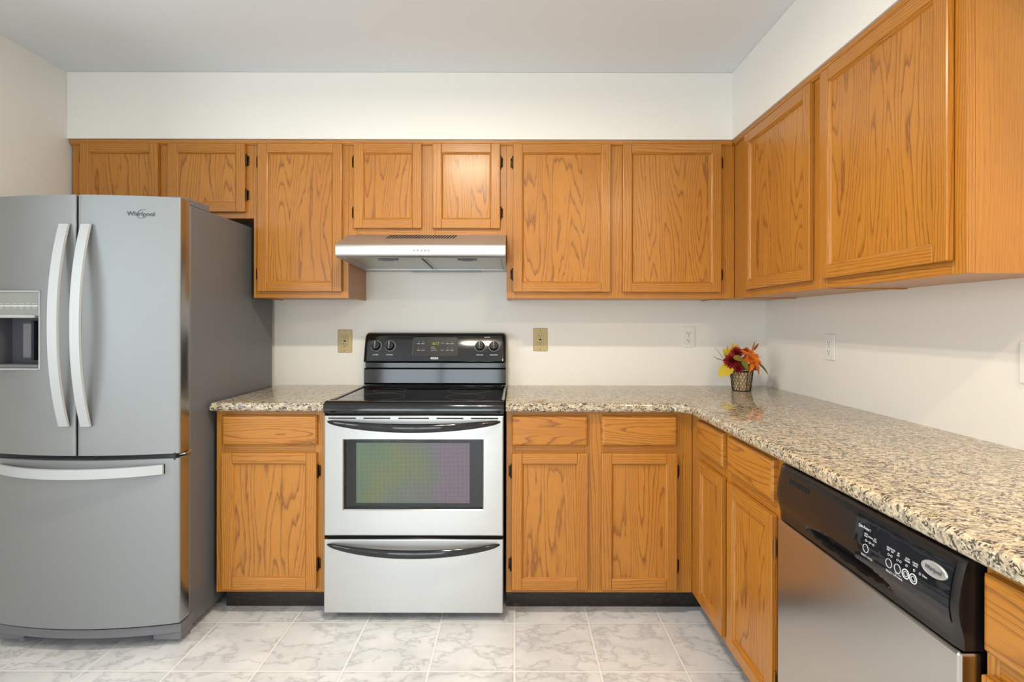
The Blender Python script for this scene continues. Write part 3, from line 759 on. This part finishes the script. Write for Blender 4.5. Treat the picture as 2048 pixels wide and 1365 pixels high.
def crescent(parent, x0, x1, ze, zm, hmax, bulge, mat, name='handle'):
    m = MB(); rows = []; n = 40; seg = 12
    for i in range(n+1):
        t = i/n*2-1; k = max(1-t*t, 0.0); x = x0+(x1-x0)*i/n
        h = 0.003+(hmax-0.003)*k**0.45; y = 2.2195-bulge*k**0.75; z = zm+(ze-zm)*t*t
        d = 0.004+0.007*k**0.5
        rows.append([(x, y+d*math.cos(2*PI*j/seg), z+h*math.sin(2*PI*j/seg)) for j in range(seg+1)])
    m.grid(rows); return m.build(name, mat, parent, 60, True)
crescent(od, -0.783, -0.060, 0.838, 0.820, 0.0180, 0.052, M['gloss'])
m = MB(); m.prism([(ox0, 0.036), (ox0, 0.345), (ox0+0.004, 0.349), (ox1-0.004, 0.349), (ox1, 0.345), (ox1, 0.036)], -0.04, -0.001, FO, 0, 'c')
m = MB(); m.box(ox0, ox1, 0.036, 0.346, -0.040, 0.0, 0.005, FO, 0, None, 2)
wdw = m.build('storage_drawer', M['steel'], rng)
crescent(wdw, -0.783, -0.062, 0.324, 0.302, 0.0180, 0.046, M['gloss'])
MB().box(ox0+0.01, ox1-0.01, 2.245, 2.264, 0.345, 0.362).build('gap_seal', M['slot'], rng)

# ------------------------------------------------------------------ range hood
HX0, HX1 = -0.8055, -0.0435
hood = thing('range_hood', ((HX0+HX1)/2, 2.62, 1.53), 'slim stainless under-cabinet range hood above the range', 'range hood')
arc_ = [(2.400+0.022*math.cos(t), 1.589+0.020*math.sin(t)) for t in [PI*0.60+(PI*0.40)*i/6 for i in range(7)]]+[(2.379, 1.572)]+[(2.398+0.020*math.cos(t), 1.563+0.016*math.sin(t)) for t in [PI*1.02+(PI*0.43)*i/6 for i in range(7)]]
prof = [(YB-0.002, 1.677), (2.565, 1.677)] + [(y, z) for y, z in arc_] + [(2.420, 1.546), (2.428, 1.556), (2.45, 1.556), (YB-0.002, 1.540)]
m = MB(); m.prism(prof, HX0, HX1, W, 0, 'a'); ho = m.build('shell', M['hsteel'], hood, 25)
# rims at the underside
m = MB()
def under(y): return 1.5555-(y-2.45)*0.0372
for x0, x1 in ((HX0, HX0+0.018), (HX1-0.018, HX1)):
    m.prism([(2.428, 1.5565), (2.428, 1.546), (YB-0.002, 1.5265), (YB-0.002, 1.541)], x0, x1, W, 0, 'a')
m.prism([(2.80, 1.543), (2.80, 1.530), (YB-0.002, 1.5265), (YB-0.002, 1.541)], HX0+0.018, HX1-0.018, W, 0, 'a')
m.build('rim', M['hsteel'], hood)
for x0, x1 in ((HX0+0.02, -0.432), (-0.418, HX1-0.02)):
    m = MB(); m.prism([(2.435, under(2.435)-0.001), (2.435, under(2.435)-0.007), (2.79, under(2.79)-0.007), (2.79, under(2.79)-0.001)], x0, x1, W, 0, 'a')
    fo = m.build('grease_filter', M['filt'], hood)
    for q0, q1 in ((x0, x0+0.008), (x1-0.008, x1)):
        m = MB(); m.prism([(2.436, under(2.436)-0.007), (2.436, under(2.436)-0.010), (2.788, under(2.788)-0.010), (2.788, under(2.788)-0.007)], q0, q1, W, 0, 'a')
        m.build('filter_edge', M['hsteel'], fo)
    xm = (x0+x1)/2+0.02
    m = MB().box(xm-0.045, xm+0.045, 2.45, 2.475, under(2.46)-0.014, under(2.46)-0.007, 0.002).box(xm-0.025, xm+0.025, 2.445, 2.465, under(2.46)-0.018, under(2.46)-0.013, 0.002); m.build('filter_clip', M['fgrey'], fo)
m = MB().box(-0.55, -0.18, 2.805, 2.845, 1.522, 1.532, 0.002); m.build('lamp_cover', M['disp'], hood)
# louvre slots on the slope and the round buttons on the lip
sl = Vector((0, arc_[0][0]-2.565, arc_[0][1]-1.677)); SLEN = sl.length
FS = Fr((0, 2.565, 1.677), (1, 0, 0), (0, 2.565-arc_[0][0], 1.677-arc_[0][1]))
m = MB()
for i in range(24):
    x = -0.607+i*0.01365
    m.prism([(x-0.0012, -0.078), (x+0.0046, -0.078), (x+0.0136, -0.006), (x+0.0078, -0.006)], 0.0002, 0.0010, FS, 0, 'c')
m.build('louvre', M['slot'], hood)
for i in range(5):
    f = Fr((-0.4535+i*0.0165, 2.3785, 1.577), (1, 0, 0), (0, 0.05, 1))
    m = MB().lathe([(0, 0.006), (0.0036, 0.006), (0.0046, 0.004), (0.0046, -0.003)], f, 16); m.build('button', M['chrome'], hood, 50)

# ------------------------------------------------------------------ dishwasher
dw = thing('dishwasher', (1.05, 1.163, 0), 'built-in steel dishwasher with black console under the right counter', 'dishwasher')
DY0, DY1 = 0.864, 1.464
MB().box(0.765, XR-0.01, DY0+0.005, DY1-0.005, 0.02, 0.868, 0).build('tub', M['dark'], dw)
FD = Fr((0.724, 0, 0), (0, -1, 0), (0, 0, 1))
MB().box(-DY1, -DY0, 0.125, 0.716, -0.040, 0.0, 0.005, FD, 0, None, 2).build('door', M['dsteel'], dw)
MB().box(-DY1+0.005, -DY0-0.005, 0.0, 0.121, -0.11, -0.07, 0.0, FD).build('toe_panel', M['dark'], dw)
CP = [(0.737, 0.867), (0.7325, 0.862), (0.7275, 0.845), (0.7225, 0.820), (0.7192, 0.797), (0.7190, 0.780), (0.7215, 0.764), (0.7262, 0.748), (0.7285, 0.733), (0.7285, 0.719)]
def cx(z):
    for (xa, za), (xb2, zb2) in zip(CP, CP[1:]):
        if zb2 <= z <= za: k = (z-zb2)/(za-zb2); return xb2+(xa-xb2)*k
    return CP[0][0] if z > CP[0][1] else CP[-1][0]
rows = []; NY = 72
zs = [0.867-0.148*i/44 for i in range(45)]
for j in range(NY+1):
    y = DY1-(DY1-DY0)*j/NY; row = []
    for z in zs:
        x = cx(z); e = min(j, NY-j)/NY
        if e < 0.02: x += 0.004*(1-e/0.02)
        q = ((y-1.176)/0.150)**2; top = 0.762-0.020*q; bot = 0.728+0.010*q    # scooped grip
        if q < 1 and bot < z < top: x += 0.024*min(1, (z-bot)/0.006)*min(1, (top-z)/0.005)**0.5*(1-q)**0.35
        row.append((x, y, z))
    rows.append([(0.764, y, 0.867)]+row+[(0.764, y, 0.719)])
m = MB().grid(rows)
for e in (rows[0], rows[-1]):
    k2 = len(m.v); m.v += e; m.f.append(list(range(k2, k2+len(e)))); m.mi.append(0); m.uv += [(0, 0)]*len(e)
con = m.build('console', plain('black_console', srgb(28, 26, 26), 0.20), dw, 45, True)
# control film on the console, its keys and lettering
FA, FBz = 1.125, 0.757
rows = []
for i in range(25):
    z = 0.757+0.094*i/24
    rows.append([(cx(z)-0.0012, FA-0.247*j/10, z) for j in range(11)])
MB().grid(rows).build('control_film', M['film'], con, 60)
FK = Fr((cx(0.757)-0.0008, FA, 0.757), (0, -1, 0), (0, 0, 1))
class Curved:
    """places lettering on the bulging console"""
    r = Vector((0, -1, 0))
    def p(s, a, b, c=0): z = 0.757+b; return Vector((cx(z)-0.0016-c, FA-a, z))
CK = Curved()
def lab(name, fn):
    m = MB(); fn(m); return m.build(name, M['print'], con)
def ringk(m, a, b, r, w): m.tube([CK.p(a+r*math.cos(2*PI*i/28), b+r*math.sin(2*PI*i/28), 0.0003) for i in range(28)], w, 5, closed=True)
lab('console_title', lambda m: m.text('Quiet Partner I', 0.0085, CK, 0.009, 0.074, 0, 0.0001, align='LEFT', sx=0.72))
for a in (0.040, 0.107, 0.130): lab('key_ring', lambda m: ringk(m, a, 0.036, 0.0080, 0.0007))
for a in (0.151, 0.1695): lab('key_ring', lambda m: (ringk(m, a, 0.036, 0.0082, 0.0011), ringk(m, a, 0.036, 0.0045, 0.0006)))
for a in (0.038, 0.050, 0.061, 0.104, 0.112, 0.128, 0.1355, 0.151, 0.1695, 0.183): lab('indicator_light', lambda m: ringk(m, a, 0.0515, 0.0020, 0.0004))
for a0, a1 in ((0.040, 0.048), (0.052, 0.059), (0.106, 0.110)): lab('indicator_line', lambda m: m.tube([CK.p(a0, 0.0515), CK.p(a1, 0.0515)], 0.0004, 4))
for a, tx in ((0.036, 'HEAVY\nWASH'), (0.050, 'NORMAL'), (0.063, 'LITE\nWASH'), (0.101, 'HIGH\nTEMP'), (0.1125, 'HEATED\nDRY'), (0.128, 'AIR\nDRY'), (0.151, 'START\nRESUME'), (0.170, 'CANCEL\nDRAIN')):
    lab('key_label', lambda m: m.text(tx, 0.0042, CK, a, 0.0615, 0, 0.0001, sx=0.85))
lab('row_label', lambda m: m.text('SELECT CYCLE', 0.0062, CK, 0.042, 0.0195, 0, 0.0001, sx=0.85))
lab('row_label', lambda m: m.text('SELECT OPTIONS', 0.0062, CK, 0.120, 0.0195, 0, 0.0001, sx=0.9))
lab('key_label', lambda m: m.text('Clean', 0.0050, CK, 0.1935, 0.0515, 0, 0.0001)); lab('key_label', lambda m: m.text('hold 3 sec', 0.0040, CK, 0.131, 0.0255, 0, 0.0001))
m = MB(); rows = []
for rr, h in ((1.0, 0.0002), (0.97, 0.0022), (0.86, 0.0030), (0.80, 0.0022), (0.0, 0.0026)):
    rows.append([CK.p(0.2115+0.0285*rr*math.cos(2*PI*i/40), 0.0720+0.0125*rr*math.sin(2*PI*i/40), h) for i in range(41)])
m.grid(rows); bdg = m.build('oval_badge', M['silver'], con, 50)
MB().text('Whirlpool', 0.0092, CK, 0.2115, 0.0720, 0.0032, 0.0002, sx=0.92).build('badge_lettering', M['fdark'], bdg)
m = MB()
for i in range(9):
    y = 1.400-i*0.0108
    m.box(cx(0.838)-0.0022, cx(0.838)+0.003, y-0.0034, y+0.0034, 0.828+i*0.0002, 0.842, 0.001)
m.box(cx(0.838)-0.0012, cx(0.838)+0.003, 1.306, 1.405, 0.826, 0.829)
m.build('steam_vent', M['slot'], con)

# ------------------------------------------------------------------ wall plates
def wall_plate(fr, w, h, pm, label, kind, grp=None, name='outlet'):
    root = thing(name, fr.p(0, -h/2, 0), label, 'outlet' if kind != 'blank' else 'wall plate', grp)
    MB().box(-w/2, w/2, -h/2, h/2, 0, 0.006, 0.003, fr, 0, None, 2).build('cover_plate', pm, root)
    if kind == 'blank': return root
    hs = 0.033
    if kind == 'decora':
        rc = MB().box(-0.017, 0.017, -hs, hs, 0.0055, 0.0085, 0.0015, fr).build('receptacle', pm, root)
        m = MB()
        for s in (-1, 1):
            for dx, hh in ((-0.0062, 0.0045), (0.0062, 0.0035)): m.box(dx-0.0012, dx+0.0012, s*0.019-hh+0.003, s*0.019+hh+0.003, 0.0084, 0.0090, 0, fr)
            m.lathe([(0, 0.0090), (0.0024, 0.0090), (0.0024, 0.008)], Fr(fr.p(0, s*0.019-0.007, 0), fr.r, fr.u), 10)
        m.box(-0.006, 0.006, -0.0035, 0.0035, 0.0084, 0.0095, 0.0008, fr)
        m.build('slot', M['slot'], rc)
        sc = (h/2-0.011, -h/2+0.011)
    else:
        for s in (-1, 1):
            f = Fr(fr.p(0, s*0.0195, 0), fr.r, fr.u)
            rc = MB().prism([(0.0165*math.cos(t), max(-0.0125, min(0.0125, 0.0165*math.sin(t)))) for t in [2*PI*i/32 for i in range(32)]], 0.0055, 0.0078, f, 0, 'c').build('receptacle', pm, root)
            m = MB().box(-0.0074, -0.0052, -0.003, 0.0065, 0.0077, 0.0081, 0, f).box(0.0052, 0.0074, -0.002, 0.0055, 0.0077, 0.0081, 0, f)
            m.lathe([(0, 0.0081), (0.0024, 0.0081), (0.0024, 0.0075)], Fr(f.p(0, -0.0078, 0), f.r, f.u), 10)
            m.build('slot', M['slot'], rc)
        sc = (0,)
    for b_ in sc:
        MB().lathe([(0, 0.0078), (0.0032, 0.0074), (0.0034, 0.0055)], Fr(fr.p(0, b_, 0), fr.r, fr.u), 12).build('screw', M['brass'] if pm is M['tan'] else M['silver'], root, 50)
    return root
k = YB/1062
P = lambda px, py: Fr(((px-1030)*k, YB-0.0005, 1.253-(py-646)*k))
wall_plate(P(690.5, 683), 0.078, 0.124, M['tan'], 'tan wall outlet left of the range', 'decora', 'tan outlets')
wall_plate(P(1080.5, 679.5), 0.078, 0.124, M['tan'], 'tan wall outlet just right of the range', 'decora', 'tan outlets')
wall_plate(P(1376.5, 673.5), 0.068, 0.111, M['white'], 'white duplex outlet on the back wall above the counter corner', 'duplex', 'white outlets')
wall_plate(Fr((XR-0.0005, 2.288, 1.150), (0, -1, 0), (0, 0, 1)), 0.072, 0.112, M['white'], 'white duplex outlet on the right wall beside the flower basket', 'duplex', 'white outlets')
wall_plate(Fr((XR-0.0005, 1.390, 1.150), (0, -1, 0), (0, 0, 1)), 0.072, 0.114, M['white'], 'white wall plate on the right wall, cut by the photo edge', 'blank', None, 'wall_plate')

# ------------------------------------------------------------------ flower basket
BX, BY, BZ = 1.140, 2.672, 0.9142
fl = thing('flower_basket', (BX, BY, BZ), 'small wire basket of artificial autumn flowers standing in the counter corner', 'flower basket')
FZ = Fr((BX, BY, BZ), (1, 0, 0), (0, 1, 0))
RB_, RT_, HB = 0.043, 0.055, 0.102
MB().lathe([(0, 0.003), (RB_-0.003, 0.003), (RT_-0.003, HB-0.008), (RT_-0.005, HB-0.008), (RT_-0.008, 0.075), (0, 0.075)], FZ, 32).build('burlap_liner', M['burlap'], fl, 40)
def ringz(r, z, w, m): m.tube([(BX+r*math.cos(2*PI*i/36), BY+r*math.sin(2*PI*i/36), BZ+z) for i in range(36)], w, 6, closed=True)
m = MB(); ringz(RB_, 0.0022, 0.0022, m); ringz(RT_, HB, 0.0024, m)
for i in range(8):
    a = 2*PI*(i+0.5)/8-0.25; m.tube([(BX+RB_*math.cos(a), BY+RB_*math.sin(a), BZ+0.002), (BX+RT_*math.cos(a), BY+RT_*math.sin(a), BZ+HB)], 0.0014, 5)
m.tube([(BX+RT_, BY, BZ+HB-0.004), (BX+RT_+0.008, BY-0.004, BZ+HB+0.004), (BX+RT_+0.013, BY-0.01, BZ+HB+0.014), (BX+RT_+0.011, BY-0.012, BZ+HB+0.024), (BX+RT_+0.005, BY-0.012, BZ+HB+0.029)], 0.0014, 5)
m.build('wire_frame', M['wire'], fl, 60)
m = MB(); N = 20
for row in range(6):                                   # hexagonal chicken wire
    z0 = 0.004+row*0.0162
    for i in range(N):
        a0 = 2*PI*(i+0.5*(row % 2))/N; a1 = a0+PI/N; a2 = a0-PI/N
        pt = lambda a, z: (BX+(RB_+(RT_-RB_)*z/HB+0.0006)*math.cos(a), BY+(RB_+(RT_-RB_)*z/HB+0.0006)*math.sin(a), BZ+z)
        m.tube([pt(a0, z0), pt(a0, z0+0.0075)], 0.0010, 4); m.tube([pt(a0, z0+0.0075), pt(a1, min(z0+0.0162, HB))], 0.0008, 4); m.tube([pt(a0, z0+0.0075), pt(a2, min(z0+0.0162, HB))], 0.0008, 4)
m.build('wire_netting', M['wire'], fl)
def blade(m, base, d, up, L, Wd, curl=0.3, fold=0.15, n=8, pw=1.0):
    """a leaf or petal: base point, direction, surface normal, length, half-width"""
    d = Vector(d).normalized(); up = Vector(up); up = (up-d*up.dot(d)).normalized(); s = d.cross(up); rows = []
    for i in range(n+1):
        t = i/n; w = Wd*(math.sin(PI*min(0.985, t**pw*0.96+0.03)))**0.8 + 0.0004
        c = Vector(base)+d*(L*t)+up*(-curl*L*t*t)
        rows.append([c-s*w+up*(w*fold), c-s*w*0.5+up*w*fold*0.35, c, c+s*w*0.5+up*w*fold*0.35, c+s*w+up*(w*fold)])
    m.grid(rows); off = [tuple(Vector(p)-up*0.0006) for r_ in rows for p in r_]
    k0 = len(m.v); m.v += off; w_ = 5
    for i in range(n):
        for j in range(4): m.f.append([k0+i*w_+j, k0+(i+1)*w_+j, k0+(i+1)*w_+j+1, k0+i*w_+j+1]); m.mi.append(0); m.uv += [(0, 0)]*4
    return m
def P3(px, py, dy=0.0):                                # a point on the bouquet, from its place on the counter
    Y = BY+dy; return Vector(((px-1030)*Y/1062, Y, 1.253-(py-646)*Y/1062))
def mum(c, R_, mat, seed, name='flower', n=60):
    rd = random.Random(seed); m = MB(); face = Vector((-0.25, -0.8, 0.5)).normalized()
    for i in range(n):
        t = i/n; th = math.acos(1-1.25*t); ph = i*2.39996
        x = face.orthogonal().normalized(); y = face.cross(x)
        d = face*math.cos(th)+(x*math.cos(ph)+y*math.sin(ph))*math.sin(th)
        blade(m, Vector(c)+d*R_*0.15, d, face+d*0.2, R_*(0.75+0.3*rd.random()), R_*0.16, -0.15+0.3*rd.random(), 0.5, 5, 0.7)
    o = m.build(name, mat, fl, 50); return o
o = mum(P3(1464, 723, -0.035), 0.040, M['red'], 1, n=80); o['label'] = 'burgundy chrysanthemum'
o = mum(P3(1473, 706, -0.01), 0.030, M['red'], 2, n=50); o['label'] = 'smaller burgundy chrysanthemum'
o = mum(P3(1478, 738, -0.045), 0.022, M['red'], 3, n=36); o['label'] = 'low burgundy chrysanthemum at the basket rim'
o = mum(P3(1491, 703, 0.0), 0.020, M['rust'], 4, n=36); o['label'] = 'rust-orange chrysanthemum'
def lily(c, face, R_, seed):
    m = MB(); f = Vector(face).normalized(); x = f.orthogonal().normalized(); y = f.cross(x); rd = random.Random(seed)
    for ly, (k_, rr) in enumerate(((7, 1.0), (6, 0.72))):
        for i in range(k_):
            a = 2*PI*(i+0.5*ly)/k_+0.3; d = (x*math.cos(a)+y*math.sin(a))*(1.0-0.25*ly)+f*(0.35+0.35*ly)
            blade(m, Vector(c), d, f, R_*rr*(0.9+0.25*rd.random()), R_*0.23, 0.30+0.35*rd.random(), 0.35, 8, 0.85)
    o = m.build('flower', M['orange'], fl, 60); o['label'] = 'large orange lily'
    m = MB().lathe([(0, 0), (0.006, 0.001), (0.006, 0.006), (0, 0.010)], Fr(Vector(c)+f*0.004, x, y), 12); m.build('flower_centre', M['rust'], o, 60)
lily(P3(1504, 719, -0.045), (0.35, -0.75, 0.45), 0.062, 5)
def leaf(px, py, dy, d, up, L, Wd, mat, curl=0.2):
    m = MB(); blade(m, P3(px, py, dy), d, up, L, Wd, curl, 0.18, 10, 0.8)
    m.build('leaf', mat, fl, 60)
leaf(1464, 731, -0.045, (-0.75, -0.15, -0.50), (-0.3, -0.9, 0.45), 0.086, 0.031, M['yleaf'], 0.1)
leaf(1457, 716, -0.005, (-0.4, -0.2, 0.75), (0, -0.9, 0.3), 0.052, 0.016, M['yleaf'])
leaf(1469, 712, 0.015, (-0.05, -0.1, 1), (0, -0.95, 0.2), 0.066, 0.018, M['gold'])
leaf(1474, 712, 0.015, (0.12, -0.1, 1), (0.2, -0.95, 0.2), 0.058, 0.016, M['gold'])
leaf(1462, 713, 0.02, (-0.3, 0, 1), (0, -0.95, 0.2), 0.055, 0.014, M['gold'])
leaf(1467, 716, -0.075, (0.95, -0.2, 0.05), (0.1, -0.8, 0.6), 0.055, 0.017, M['gleaf'], 0.45)
leaf(1483, 719, -0.078, (0.55, -0.2, -0.85), (0.2, -0.9, 0.3), 0.062, 0.015, M['gleaf'], 0.1)
leaf(1517, 727, -0.02, (0.75, -0.2, -0.65), (0.5, -0.5, 0.6), 0.072, 0.015, M['gleaf'], 0.2)
leaf(1505, 701, 0.0, (0.0, -0.1, 1), (0.7, -0.7, 0.1), 0.050, 0.011, M['gold'], -0.2)
leaf(1508, 700, 0.0, (0.35, -0.1, 0.9), (0.6, -0.8, 0.1), 0.040, 0.010, M['rust'], -0.2)
for px, py, dx in ((1476, 738, -0.6), (1484, 737, 0.2), (1490, 739, 0.5), (1497, 737, 0.7), (1504, 738, 0.9), (1470, 737, -0.9)):
    leaf(px, py, -0.03, (dx, -0.75, 0.25), (0, -0.3, 1), 0.032, 0.011, M['gleaf'] if px % 3 else M['rust'], 0.5)
    leaf(px, py, 0.0, (dx*0.6, -0.25, 0.9), (0, -0.9, 0.2), 0.036, 0.011, M['rust'] if px % 2 else M['gleaf'], 0.2)
leaf(1480, 732, -0.02, (0.3, -0.3, 0.9), (0, -0.9, 0.2), 0.050, 0.016, M['gleaf'])
leaf(1487, 730, -0.02, (0.1, -0.3, 0.9), (0, -0.9, 0.2), 0.055, 0.014, M['rust'])
def twig(pts, r=0.0011):
    m = MB(); q = [P3(*p) for p in pts]; m.tube(q, [r]*(len(q)-1)+[r*0.4], 5)
    m.build('twig', M['twig'], fl, 60)
twig([(1470, 735, 0), (1446, 716, -0.01), (1436, 701, -0.01), (1429, 694, -0.01)])
twig([(1465, 725, 0.01), (1454, 704, 0.01), (1456, 691, 0.01)])
twig([(1470, 735, -0.01), (1450, 722, -0.02), (1435, 717, -0.02), (1427, 713, -0.02)], 0.002)
twig([(1495, 725, 0.01), (1502, 708, 0.01), (1512, 690, 0.01)])
twig([(1500, 725, -0.02), (1512, 716, -0.03), (1522, 713, -0.03)], 0.0022)
